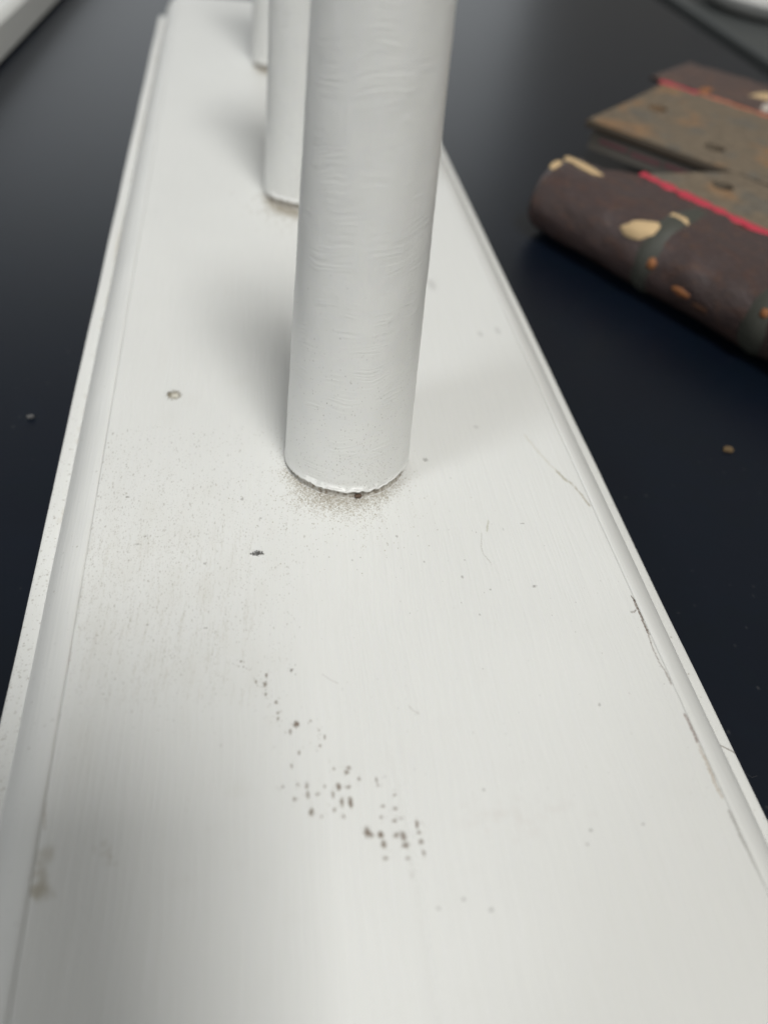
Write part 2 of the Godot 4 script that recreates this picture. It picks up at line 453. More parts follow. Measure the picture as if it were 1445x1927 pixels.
# ------------------------------------------------------------------ the peg rack
func moulding_mesh(side: float) -> ArrayMesh:
	# ovolo running down from the top edge to a narrow flat, then the outer side
	var prof := PackedVector2Array()
	prof.append(Vector2(47.36, 4.0))
	prof.append(Vector2(47.34, 18.80))
	prof.append(Vector2(47.38, 18.90))
	prof.append(Vector2(47.60, 18.93))
	for k in 13:
		var t := k / 12.0
		var ang := t * PI / 2.0
		var round_ := Vector2(47.8 + 7.8 * sin(ang), 9.4 + 9.53 * cos(ang))
		var ramp := Vector2(lerpf(47.8, 55.6, t), lerpf(18.93, 9.4, t))
		prof.append(round_.lerp(ramp, 0.38))
	prof.append(Vector2(55.75, 9.30))
	prof.append(Vector2(56.1, 9.36))
	prof.append(Vector2(58.2, 9.4))
	prof.append(Vector2(58.65, 9.25))
	prof.append(Vector2(58.8, 8.8))
	prof.append(Vector2(58.8, 0.4))
	prof.append(Vector2(58.5, 0.02))
	prof.append(Vector2(47.36, 0.02))
	var run := [0.0]
	for k in range(1, prof.size()):
		run.append(run[-1] + prof[k].distance_to(prof[k - 1]))
	var first: float = run[3]
	var span: float = 20.0
	var wav := noise(31 + int(side), 0.02, 2)
	var rows := []
	var uvs := []
	var zs := []
	for k in 201:
		zs.append(lerpf(-346.0, 165.0, k / 200.0))
	for z in zs:
		var r := []
		var u := []
		for k in prof.size():
			var push := 0.10 * wav.get_noise_2d(z, k * 2.0) if k > 1 and k < prof.size() - 2 else 0.0
			var x := (prof[k].x + push) * side * MM
			r.append(Vector3(x, (prof[k].y + push * 0.6) * MM, z * MM))
			u.append(Vector2(clampf((run[k] - first) / span, 0.0, 1.0), v_of(z)))
		if side > 0:
			r.reverse()
			u.reverse()
		rows.append(r)
		uvs.append(u)
	var mesh := grid_mesh(rows, uvs)
	# end caps
	var st := SurfaceTool.new()
	st.begin(Mesh.PRIMITIVE_TRIANGLES)
	st.set_smooth_group(-1)
	st.append_from(mesh, 0, Transform3D())
	var tri := Geometry2D.triangulate_polygon(prof)
	for e in [-346.0, 165.0]:
		for k in range(0, tri.size(), 3):
			var pts := []
			for i in 3:
				pts.append(Vector3(prof[tri[k + i]].x * side * MM, prof[tri[k + i]].y * MM, e * MM))
			var nn: Vector3 = (pts[1] - pts[0]).cross(pts[2] - pts[0])
			if (nn.z > 0) == (e > 0):
				pts.reverse()
			for v in pts:
				st.set_normal(Vector3(0, 0, signf(e)))
				st.set_uv(Vector2(0.5, 0.5))
				st.add_vertex(v)
	return st.commit()

func board_mesh() -> ArrayMesh:
	var wav := noise(41, 0.013, 2)
	var xs := []
	for k in 33:
		xs.append(lerpf(-46.9, 46.9, k / 32.0))
	var rows := []
	var uvs := []
	for j in 201:
		var z := lerpf(-346.0, 165.0, j / 200.0)
		var r := [Vector3(-47.31 * MM, 0.0002, z * MM), Vector3(-47.31 * MM, 0.0188, z * MM), Vector3(-47.24 * MM, 0.01895, z * MM)]
		var u := [Vector2(0, v_of(z)), Vector2(0, v_of(z)), Vector2(0.004, v_of(z))]
		for x in xs:
			r.append(Vector3(x * MM, TOP + 0.05 * MM * wav.get_noise_2d(x, z), z * MM))
			u.append(Vector2((x + 47.5) / 95.0, v_of(z)))
		r.append_array([Vector3(47.24 * MM, 0.01895, z * MM), Vector3(47.31 * MM, 0.0188, z * MM), Vector3(47.31 * MM, 0.0002, z * MM)])
		u.append_array([Vector2(0.996, v_of(z)), Vector2(1, v_of(z)), Vector2(1, v_of(z))])
		r.reverse()
		u.reverse()
		rows.append(r)
		uvs.append(u)
	var st := SurfaceTool.new()
	st.begin(Mesh.PRIMITIVE_TRIANGLES)
	st.append_from(grid_mesh(rows, uvs), 0, Transform3D())
	for e in [-346.0, 165.0]:
		var a := Vector3(-47.31 * MM, 0.0002, e * MM)
		var b := Vector3(47.31 * MM, 0.0002, e * MM)
		var c := Vector3(47.31 * MM, 0.01895, e * MM)
		var d := Vector3(-47.31 * MM, 0.01895, e * MM)
		var pts := [a, d, c, a, c, b] if e > 0 else [a, c, d, a, b, c]
		for v in pts:
			st.set_normal(Vector3(0, 0, signf(e)))
			st.set_uv(Vector2(0.5, 0.5))
			st.add_vertex(v)
	return st.commit()

const PEG_TALL := 110.0
func peg_radius(y: float) -> float:
	return 12.42 - 0.0385 * y

func peg_mesh(s: int, chipped: float) -> ArrayMesh:
	# painted dowel, a little thinner to its tip; its paint ends in a torn lip just above the board
	var n := noise(s, 0.11, 3)
	var edge := noise(s + 1, 1.6, 3)
	var seg := 160
	var ys := [0.0, 0.18, 0.5, 1.0]
	var y := 2.2
	while y < PEG_TALL - 3.0:
		ys.append(y)
		y += 1.5
	for k in 7:
		ys.append(PEG_TALL - 3.0 + 3.0 * sin(k / 6.0 * PI / 2.0))
	var rows := []
	var uvs := []
	for row in ys.size():
		var r := []
		var u := []
		for k in seg + 1:
			var ang := TAU * (k % seg) / seg       # 0 points away from the camera side (-z)
			var dir := Vector2(-sin(ang), -cos(ang))
			var h: float = ys[row]
			var rad := peg_radius(h)
			if h > PEG_TALL - 3.0:
				var q := (h - (PEG_TALL - 3.0)) / 3.0
				rad -= 3.0 * (1.0 - sqrt(maxf(0.0, 1.0 - q * q)))
			rad += 0.10 * n.get_noise_3d(dir.x * 14.0, h * 1.2, dir.y * 14.0)
			var front := clampf((-cos(ang) + 0.15) / 1.15, 0.0, 1.0)      # 1 at the camera side
			var right := clampf(sin(ang) * -1.0, -1.0, 1.0)               # dir.x is -sin
			var lift := 0.30 + chipped * (1.45 * smoothstep(0.0, 0.9, front) + 0.95 * smoothstep(0.35, 0.75, dir.x) * smoothstep(0.0, 0.5, dir.y))
			lift += chipped * 0.5 * front * edge.get_noise_2d(dir.x * 6.0, dir.y * 6.0) + 0.16 * edge.get_noise_2d(dir.x * 20.0, dir.y * 20.0 + 9.0)
			lift = maxf(lift, 0.05)
			if row == 0:
				rad -= 0.30
			elif row == 1:
				rad += 0.06 * chipped
			elif row == 2:
				rad += 0.16 * chipped * front
			if row <= 3:
				h = h + lift * (1.0 - h / 4.0)
			r.append(Vector3(dir.x * rad * MM, h * MM, dir.y * rad * MM))
			u.append(Vector2(float(k) / seg, ys[row] / PEG_TALL))
		r.reverse()
		u.reverse()
		rows.append(r)
		uvs.append(u)
	var cap := []
	var cu := []
	for k in seg + 1:
		cap.append(Vector3(0, PEG_TALL * MM, 0))
		cu.append(Vector2(float(k) / seg, 1.0))
	rows.append(cap)
	uvs.append(cu)
	return grid_mesh(rows, uvs)

func core_mesh(s: int) -> ArrayMesh:
	# the dowel itself under the torn paint, rough with old paint and dirt
	var n := noise(s, 0.9, 3)
	var rows := []
	var uvs := []
	for h in [-6.0, -0.3, 0.0, 0.3, 0.7, 1.2, 2.0, 3.2, 6.0]:
		var r := []
		var u := []
		for k in 97:
			var ang := TAU * (k % 96) / 96.0
			var flare := 0.38 * exp(-maxf(h, 0.0) / 0.35)
			var rad: float = 11.52 + flare + 0.16 * n.get_noise_3d(sin(ang) * 12.0, h, cos(ang) * 12.0)
			if h < -0.2:
				rad = 11.5
			r.append(Vector3(-sin(ang) * rad * MM, h * MM, -cos(ang) * rad * MM))
			u.append(Vector2(k / 96.0 * 4.0, h * 0.1))
		r.reverse()
		u.reverse()
		rows.append(r)
		uvs.append(u)
	return grid_mesh(rows, uvs)

func build_rack() -> void:
	var rack := thing("peg_rack", "white painted wooden rack with moulded edges and upright round pegs", "peg rack")
	put("board", board_mesh(), board_paint(), rack)
	put("edge_moulding", moulding_mesh(-1.0), moulding_paint(-1.0), rack)
	put("edge_moulding", moulding_mesh(1.0), moulding_paint(1.0), rack)
	var paint := peg_paint()
	var old := mat(lin(0.52, 0.49, 0.43), 0.7)
	var crust := Paint.new(256, 32)
	var cn := noise(51, 0.09, 3)
	for j in 32:
		for i in 256:
			var t := clampf(0.5 + 1.1 * cn.get_noise_2d(i, j * 3.0), 0.0, 1.0)
			var c := Color(0.62, 0.60, 0.55).lerp(Color(0.25, 0.20, 0.15), t * t)
			var k := (j * 256 + i) * 3
			crust.rgb[k] = c.r
			crust.rgb[k + 1] = c.g
			crust.rgb[k + 2] = c.b
	old.albedo_color = Color.WHITE
	old.albedo_texture = crust.color_texture()
	var wood := mat(lin(0.10, 0.065, 0.045), 0.8)
	var specs := [[0.0, 2.2, 1.0], [-0.3, -120.5, 1.25], [-1.5, -246.5, 1.25]]
	for k in 3:
		var p := put("peg", peg_mesh(61 + k * 5, specs[k][2]), paint, rack)
		p.position = Vector3(specs[k][0] * MM, TOP, specs[k][1] * MM)
		put("dowel_core", core_mesh(81 + k), old, p)
		if k == 0:
			var sp := box_mesh(Vector3(-0.0007, 0.0, -0.0004), Vector3(0.0007, 0.0007, 0.0004), 0.0002)
			var o := put("wood_splinter", sp, wood, p)
			o.position = Vector3(0.0009, 0.0002, 0.01200)
			o.rotation.y = 0.1

# ------------------------------------------------------------------ hinges
func flaked_paint_material(s: int, base: Color, other: Color) -> StandardMaterial3D:
	var p := Paint.new(512, 512)
	var a := noise(s, 0.012, 4)
	var b := noise(s + 1, 0.05, 3)
	var g := noise(s + 2, 0.18, 2)
	for j in 512:
		for i in 512:
			var t := smoothstep(0.05, 0.45, a.get_noise_2d(i, j * 1.3))
			var c := base.lerp(other, t * 0.7)
			var e := 1.0 + 0.16 * b.get_noise_2d(i, j)
			var rub := smoothstep(0.35, 0.55, b.get_noise_2d(i * 0.7 + 300.0, j * 0.7))
			c = c.lerp(Color(0.13, 0.07, 0.04), rub * 0.4)
			var k := (j * 512 + i) * 3
			p.rgb[k] = c.r * e
			p.rgb[k + 1] = c.g * e
			p.rgb[k + 2] = c.b * e
			p.relief[j * 512 + i] = 0.5 + 0.5 * g.get_noise_2d(i, j) + 0.5 * b.get_noise_2d(i, j)
	var m := finish_paint(p, 0.014, 0.40)
	m.texture_repeat = true
	m.heightmap_enabled = true
	return m

func leaf_material(s: int) -> StandardMaterial3D:
	var p := Paint.new(512, 512)
	var a := noise(s, 0.010, 4)
	var b := noise(s + 1, 0.04, 3)
	for j in 512:
		for i in 512:
			var c := Color(0.168, 0.132, 0.092)
			c = c.lerp(Color(0.27, 0.155, 0.075), smoothstep(0.10, 0.45, a.get_noise_2d(i * 0.6, j * 0.6)) * 0.75)
			c = c.lerp(Color(0.12, 0.115, 0.10), smoothstep(0.1, 0.4, a.get_noise_2d(i + 900.0, j)) * 0.6)
			var e := 1.0 + 0.25 * b.get_noise_2d(i, j) + 0.06 * (((i / 3) + (j / 3)) % 2)
			var k := (j * 512 + i) * 3
			p.rgb[k] = c.r * e
			p.rgb[k + 1] = c.g * e
			p.rgb[k + 2] = c.b * e
			p.relief[j * 512 + i] = 0.5 + 0.5 * b.get_noise_2d(i, j)
	var m := finish_paint(p, 0.02, 0.7)
	m.texture_repeat = true
	m.uv1_triplanar = true
	m.uv1_scale = Vector3(9, 9, 9)
	return m

func barrel_point(a: float, t: float, out: float, r: float, n0: float, far_n: float) -> Vector3:
	# t 0 at the foot, round the front of the barrel, 0.75 at its top, then flat to far_n
	if t < 0.75:
		var ang := -PI / 2.0 - t / 0.75 * PI
		return Vector3(a * MM, (12.2 + (r + out) * sin(ang)) * MM, -(n0 + (r + out) * cos(ang)) * MM)
	var q := (t - 0.75) / 0.25
	return Vector3(a * MM, (12.2 + r + out) * MM, -lerpf(n0, far_n, q) * MM)

func barrel_mesh(a0: float, a1: float, r: float, n0: float, far_of: Callable, s: int) -> ArrayMesh:
	var n := noise(s, 0.05, 3)
	var rows := []
	var uvs := []
	var steps := int((a1 - a0) / 2.0)
	for inner in 2:
		for j in steps + 1:
			var jj := j if inner == 0 else steps - j
			var a := lerpf(a0, a1, float(jj) / steps)
			var row := []
			var u := []
			for k in 41:
				var t := k / 40.0
				var out := 0.8 * n.get_noise_2d(a, t * 60.0)
				if inner == 1:
					out -= 1.6
				else:
					out -= 0.9 * (1.0 - smoothstep(0.0, 3.0, a - a0))
				row.append(barrel_point(a, t, out, r, n0, far_of.call(a)))
				u.append(Vector2(a * 0.012, t))
			rows.append(row)
			uvs.append(u)
	rows.append(rows[0])
	uvs.append(uvs[0])
	return grid_mesh(rows, uvs)

func barrel_patch(a: float, t: float, da: float, dt: float, r: float, n0: float, far_n: float, s: int, out := 0.32, skew := 0.0) -> ArrayMesh:
	# a loss in the paint, shaped to the barrel
	var n := noise(s, 0.8, 2)
	var rings := []
	var uvs := []
	for q in [1.0, 0.8, 0.0]:
		var row := []
		var u := []
		for k in 25:
			var ang := TAU * (k % 24) / 24.0
			var w: float = q * (1.0 + 0.25 * n.get_noise_2d(cos(ang) * 2.0, sin(ang) * 2.0))
			var pa := a + cos(ang) * da * w + sin(ang) * skew * w
			var pt := clampf(t + sin(ang) * dt * w, 0.0, 1.0)
			row.append(barrel_point(pa, pt, out if q < 0.9 else -0.3, r, n0, far_n))
			u.append(Vector2(pa, pt))
		rings.append(row)
		uvs.append(u)
	return grid_mesh(rings, uvs)

func band_mesh(a: float, r: float, n0: float, far_n: float, wide := 4.2, tall := 0.8, until := 0.92) -> ArrayMesh:
	var rows := []
	var uvs := []
	for j in 9:
		var q := j / 8.0
		var row := []
		var u := []
		for k in 31:
			var t := k / 30.0 * until
			row.append(barrel_point(a + lerpf(-wide, wide, q), t, -0.3 + (tall + 0.3) * sin(q * PI), r, n0, far_n))
			u.append(Vector2(q * 0.1, t))
		rows.append(row)
		uvs.append(u)
	return grid_mesh(rows, uvs)

func board_with_holes(called: String, outline: PackedVector2Array, y0: float, y1: float, holes: Array, m: Material, parent: Node) -> void:
	var root := CSGPolygon3D.new()
	root.name = called
	root.polygon = outline
	root.mode = CSGPolygon3D.MODE_DEPTH
	root.depth = y1 - y0
	root.material = m
	parent.add_child(root, true)
	# the polygon lies in x, y and is pushed along +z; turn it so that it lies flat: (x, y, z) -> (x, z, -y)
	root.transform = Transform3D(Basis(Vector3(1, 0, 0), Vector3(0, 0, -1), Vector3(0, 1, 0)), Vector3(0, y1, 0))
	for q in holes:
		var c := CSGCylinder3D.new()
		c.name = "screw_hole"
		c.operation = CSGShape3D.OPERATION_SUBTRACTION
		c.radius = q.z
		c.height = 0.012
		c.sides = 20
		c.material = m
		root.add_child(c, true)
		c.transform = Transform3D(Basis(Vector3.RIGHT, PI / 2.0), Vector3(q.x, q.y, 0.0))

func build_hinges() -> void:
	var along := Vector3(0.51, 0, 0.86).normalized()
	var away := Vector3(along.z, 0, -along.x)
	var brown_paint := flaked_paint_material(101, Color(0.070, 0.049, 0.047), Color(0.090, 0.052, 0.043))
	var brown_paint2 := flaked_paint_material(131, Color(0.100, 0.066, 0.058), Color(0.14, 0.080, 0.060))
	var leaf_paint := leaf_material(111)
	var pale := mat(lin(0.62, 0.45, 0.25), 0.85)
	var pale_grey := mat(lin(0.55, 0.50, 0.44), 0.8)
	var rust := mat(lin(0.30, 0.12, 0.045), 0.75)
	var sage := mat(lin(0.062, 0.064, 0.053), 0.6)
	var red := mat(lin(0.52, 0.045, 0.075), 0.55)
	var worn_red := mat(lin(0.42, 0.15, 0.09), 0.65)
	var iron := mat(lin(0.10, 0.085, 0.07), 0.7)
	var iron_pale := mat(lin(0.17, 0.155, 0.135), 0.75)
	var pink := mat(lin(0.28, 0.13, 0.14), 0.8)
	var dark := mat(lin(0.075, 0.058, 0.042), 0.8)
	var rust_dark := mat(lin(0.10, 0.045, 0.022), 0.8)
	# the nearer hinge: barrel towards the rack
	var base := Transform3D(Basis(along, Vector3.UP, -away), Vector3.ZERO)
	var a := thing("rusty_hinge", "old closed hinge with purplish brown banded barrel and bright red line", "hinge", base)
	var r := 12.0
	var n0 := 148.5
	var far_of := func(q: float) -> float:
		return 167.0 - 9.5 * (1.0 - smoothstep(-66.0, -55.0, q)) + 0.5 * sin(q * 0.9)
	var sp := put("barrel", barrel_mesh(-77.0, 118.0, r, n0, far_of, 201), brown_paint, a)
	var pin := put("pin", pin_mesh(-78.5, 119.5, 11.0), brown_paint, sp)
	pin.position = Vector3(0, 0.0122, -n0 * MM)
	for q in [-27.0, 14.0, 56.0, 98.0]:
		put("knuckle_joint", band_mesh(q, r, n0, 166.0), sage, sp)
	put("paint_loss", barrel_patch(-33.0, 0.555, 5.6, 0.085, r, n0, 166.0, 301, 0.75, 3.0), pale, sp)
	put("paint_loss", barrel_patch(-27.0, 0.76, 4.0, 0.022, r, n0, 166.0, 302, 0.9), pale, sp)
	put("paint_loss", barrel_patch(-69.5, 0.845, 9.5, 0.045, r, n0, 160.0, 303, 0.4, -2.0), pale, sp)
	put("paint_loss", barrel_patch(-76.0, 0.70, 1.6, 0.06, r, n0, 160.0, 306, 0.3), pale, sp)
	put("rust_patch", barrel_patch(-24.0, 0.41, 1.8, 0.04, r, n0, 166.0, 304, 0.5), rust, sp)
	put("rust_patch", barrel_patch(-11.0, 0.34, 3.6, 0.03, r, n0, 166.0, 305, 0.25), rust, sp)
	put("rust_patch", barrel_patch(-2.0, 0.31, 5.0, 0.02, r, n0, 166.0, 308, 0.25), rust_dark, sp)
	put("rust_patch", barrel_patch(15.0, 0.47, 1.6, 0.03, r, n0, 166.0, 307, 1.0), rust, sp)
	var o := PackedVector2Array([Vector2(-56, 167.4), Vector2(118, 167.4), Vector2(118, 202), Vector2(-41, 202), Vector2(-47, 190)])
	for k in o.size():
		o[k] *= MM
	board_with_holes("upper_leaf", o, 0.0218, 0.0242, [Vector3(-0.036, 0.187, 0.0038)], leaf_paint, a)
	put("red_line", ragged_line(-56.0, 118.0, 167.6, 2.1, 24.25, 0.45, 701), red, a)
	put("lower_leaf", box_mesh(Vector3(-0.046, 0.0120, -0.1985), Vector3(0.114, 0.0178, -0.1540), 0.0005), iron, a)
	# the farther hinge, turned a little and lying the other way round
	var turn := deg_to_rad(10.0)
	var e1 := along * cos(turn) + away * sin(turn)
	var e2 := away * cos(turn) - along * sin(turn)
	var corner := (along * -101.0 + away * 192.0) * MM
	var b := thing("rusty_hinge", "old closed hinge with wide olive leaf lying behind the banded one", "hinge", Transform3D(Basis(e1, Vector3.UP, -e2), corner))
	var o2 := PackedVector2Array([Vector2(0, 0), Vector2(170, 0), Vector2(170, 73), Vector2(-4, 73), Vector2(-1, 30)])
	for k in o2.size():
		o2[k] *= MM
	board_with_holes("upper_leaf", o2, 0.0215, 0.0242, [Vector3(0.0107, 0.0377, 0.0040), Vector3(0.0455, 0.0163, 0.0040)], leaf_paint, b)
	put("leaf_edge", box_mesh(Vector3(-0.0008, 0.0213, -0.0006), Vector3(0.170, 0.0238, 0.0006), 0.0003), dark, b)
	var pg := put("lower_leaf", box_mesh(Vector3(0.0015, 0.0130, -0.100), Vector3(0.168, 0.0196, -0.0018), 0.0005), iron_pale, b)
	var pn := noise(401, 0.12, 2)
	for k in 6:
		var x0 := 0.006 + k * 0.0142
		put("flaking_paint", box_mesh(Vector3(x0, 0.0166 + 0.0012 * pn.get_noise_1d(k * 9.0), -0.004), Vector3(x0 + 0.0125, 0.0183 + 0.0012 * pn.get_noise_1d(k * 9.0), -0.00155), 0.0002), pink, pg)
	put("red_line", ragged_line(-6.0, 12.0, 73.8, 2.0, 24.25, 0.45, 702), red, b)
	put("red_line", ragged_line(12.5, 170.0, 74.0, 2.0, 24.25, 0.45, 703), worn_red, b)
	# its barrel is on the far side: the same shape, mirrored by turning it round
	var far2 := func(_q: float) -> float:
		return 39.0
	var s2 := put("barrel", barrel_mesh(-168.0, 12.0, 12.2, 0.0, far2, 211), brown_paint2, b)
	s2.transform = Transform3D(Basis(Vector3.UP, PI), Vector3(0, 0, -0.1140))
	var pin2 := put("pin", pin_mesh(-169.5, 13.5, 11.2), brown_paint2, s2)
	pin2.position = Vector3(0, 0.0122, 0)
	put("paint_loss", barrel_patch(-34.0, 0.84, 6.0, 0.06, 12.2, 0.0, 39.0, 311, 0.4, 4.0), pale, s2)
	put("paint_loss", barrel_patch(-40.0, 0.93, 3.5, 0.05, 12.2, 0.0, 39.0, 312, 0.4), pale_grey, s2)
	put("rust_patch", barrel_patch(-12.0, 0.96, 2.6, 0.03, 12.2, 0.0, 39.0, 313, 0.3), rust, s2)

func pin_mesh(a0: float, a1: float, r: float) -> ArrayMesh:
	# the rod inside the barrel, with rounded tips
	var rows := []
	var uvs := []
	var prof := []
	for k in 7:
		var q := k / 6.0 * PI / 2.0
		prof.append(Vector2(a0 + 2.5 * (1.0 - sin(q)) , 0.0 + r * (0.02 + 0.98 * sqrt(maxf(0.0, 1.0 - pow(1.0 - k / 6.0, 2.0))))))
		prof[k].x = a0 + 2.5 * k / 6.0
	for k in 7:
		prof.append(Vector2(a1 - 2.5 + 2.5 * k / 6.0, prof[6 - k].y))
	for v in prof:
		var row := []
		var u := []
		for k in 41:
			var ang := TAU * (k % 40) / 40.0
			row.append(Vector3(v.x, v.y * cos(ang), v.y * sin(ang)) * MM)
			u.append(Vector2(v.x * 0.012, k / 40.0))
		row.reverse()
		u.reverse()
		rows.append(row)
		uvs.append(u)
	return grid_mesh(rows, uvs)

func ragged_line(a0: float, a1: float, n: float, half: float, h: float, thick: float, s: int) -> ArrayMesh:
	# a worn bead of old paint of uneven width
	var ns := noise(s, 0.13, 3)
	var rows := []
	var uvs := []
	var steps := int((a1 - a0) / 1.2)
	for k in steps + 1:
		var q := lerpf(a0, a1, float(k) / steps)
		var w := half * (0.85 + 0.75 * ns.get_noise_1d(q))
		var c := n + 0.6 * ns.get_noise_1d(q * 0.6 + 500.0)
		var t := thick * (0.8 + 0.9 * ns.get_noise_1d(q * 1.7 + 900.0))
		var row := []
		var u := []
		for v in [[-1.0, -0.4], [-0.8, 0.8], [0.0, 1.0], [0.8, 0.8], [1.0, -0.4]]:
			row.append(Vector3(q, h + v[1] * t, -(c + v[0] * w)) * MM)
			u.append(Vector2(q, v[0]))
		rows.append(row)
		uvs.append(u)
	return grid_mesh(rows, uvs)

# ------------------------------------------------------------------ other things
func build_table() -> void:
	var p := Paint.new(1024, 1024)
	var a := noise(501, 0.006, 4)
	var rag := noise(502, 0.2, 2)
	for j in 1024:
		for i in 1024:
			var t := 1.0 + 0.10 * a.get_noise_2d(i, j)
			var k := (j * 1024 + i) * 3
			p.rgb[k] = 0.0030 * t
			p.rgb[k + 1] = 0.0060 * t
			p.rgb[k + 2] = 0.0128 * t
	for k in 700:
		var s := rng.randf_range(0.5, 1.0)
		p.dab(rng.randf() * 1024.0, rng.randf() * 1024.0, s, s * rng.randf_range(0.6, 1.4), Color(0.09, 0.09, 0.09), rng.randf_range(0.08, 0.4), 0.0, rag, 0.4, 0.8)
	var m := mat(Color.WHITE, 0.33, 0.46)
	m.albedo_texture = p.color_texture()
	m.uv1_triplanar = true
	m.uv1_world_triplanar = true
	m.uv1_scale = Vector3(3.3, 3.3, 3.3)
	var t := put("table_top", box_mesh(Vector3(-0.75, -0.028, -1.05), Vector3(0.289, 0.0, 0.60), 0.0015), m, self)
	t.set_meta("kind", "structure")
	var t2 := put("second_table_top", box_mesh(Vector3(0.308, -0.028, -1.05), Vector3(1.30, 0.0, 0.60), 0.0015), mat(lin(0.075, 0.082, 0.082), 0.5), self)
	t2.set_meta("kind", "structure")
	var fl := put("floor", box_mesh(Vector3(-4, -0.78, -4), Vector3(4, -0.74, 3.5), 0.002), mat(lin(0.06, 0.058, 0.055), 0.7), self)
	fl.set_meta("kind", "structure")

func build_small_things() -> void:
	# another white board lying off to the left
	var p1 := spot(0, 130, 0.0)
	var p2 := spot(120, 0, 0.0)
	var d := (p2 - p1).normalized()
	var q := d.cross(Vector3.UP)        # to the right of d
	var w := mat(Color(white.r, white.g, white.b).linear_to_srgb(), 0.42)
	var t := thing("white_board", "long plain white painted board lying apart on the dark table", "board", Transform3D(Basis(q, Vector3.UP, -d), p1))
	put("plank", box_mesh(Vector3(-0.110, 0.0002, -0.45), Vector3(0.0, 0.0165, 0.16), 0.0022), w, t)
	put("raised_strip", box_mesh(Vector3(-0.110, 0.0166, -0.45), Vector3(-0.012, 0.0205, 0.16), 0.0018), w, t)
	# the white round dish on the other table
	var c := spot(1456, 22, 0.0)
	var dish := thing("white_dish", "white round dish standing on the second table", "dish", Transform3D(Basis(), Vector3(c.x, 0, c.z)))
	var prof := [Vector2(0.0, 2.5), Vector2(40, 2.6), Vector2(50, 5), Vector2(58, 11), Vector2(60, 13.4), Vector2(61, 13.2), Vector2(60, 10.5), Vector2(52, 3.5), Vector2(44, 0.3), Vector2(0.0, 0.3)]
	var rows := []
	var uvs := []
	for v in prof:
		var r := []
		var u := []
		for k in 65:
			var ang := TAU * (k % 64) / 64.0
			r.append(Vector3(cos(ang) * v.x * MM, v.y * MM, sin(ang) * v.x * MM))
			u.append(Vector2(k / 64.0, v.y))
		rows.append(r)
		uvs.append(u)
	put("bowl", grid_mesh(rows, uvs), mat(lin(0.78, 0.78, 0.76), 0.3), dish)
	# crumbs and lint on the table
	var n := noise(601, 0.9, 2)
	for f in [[58, 785, 6.5, 4.0, Color(0.10, 0.10, 0.10), "small grey paint flake on the table left of the rack"], [1370, 847, 8.0, 4.0, Color(0.13, 0.085, 0.04), "small tan crumb on the table between rack and banded hinge"]]:
		var at := spot(f[0], f[1], 0.0003)
		var s: float = spot(f[0] + f[2], f[1], 0.0003).distance_to(at)
		var ol := PackedVector2Array()
		for k in 11:
			var ang := TAU * k / 11.0
			var rr := s * (1.0 + 0.6 * n.get_noise_2d(cos(ang) * 3.0 + f[0], sin(ang) * 3.0))
			ol.append(Vector2(cos(ang) * rr, sin(ang) * rr * 0.8))
		var o := put("paint_flake", slab_mesh(ol, 0.0, 0.0005), mat(lin(f[4].r, f[4].g, f[4].b), 0.8), self)
		o.position = Vector3(at.x, 0.0002, at.z)
		o.set_meta("label", f[5])
		o.set_meta("category", "flake")
	var st := SurfaceTool.new()
	st.begin(Mesh.PRIMITIVE_TRIANGLES)
	var pts := []
	for v in [[1380, 1430], [1386, 1434], [1396, 1447], [1404, 1456], [1414, 1463], [1424, 1460]]:
		pts.append(spot(v[0], v[1], 0.0004))
	var c0: Vector3 = pts[0]
	var rows2 := []
	var uv2 := []
	for k in pts.size():
		var dirv: Vector3 = (pts[mini(k + 1, pts.size() - 1)] - pts[maxi(k - 1, 0)]).normalized()
		var sidev := dirv.cross(Vector3.UP).normalized()
		var row := []
		var u := []
		for i in 6:
			var ang := TAU * (i % 5) / 5.0
			row.append(pts[k] - c0 + (sidev * cos(ang) + Vector3.UP * sin(ang)) * 0.000025)
			u.append(Vector2(i, k))
		rows2.append(row)
		uv2.append(u)
	var lint := put("lint_thread", grid_mesh(rows2, uv2), mat(lin(0.07, 0.07, 0.08), 0.9), self)
	lint.position = c0
	lint.set_meta("label", "thin curled grey lint thread on the table beside rack")
	lint.set_meta("category", "lint")

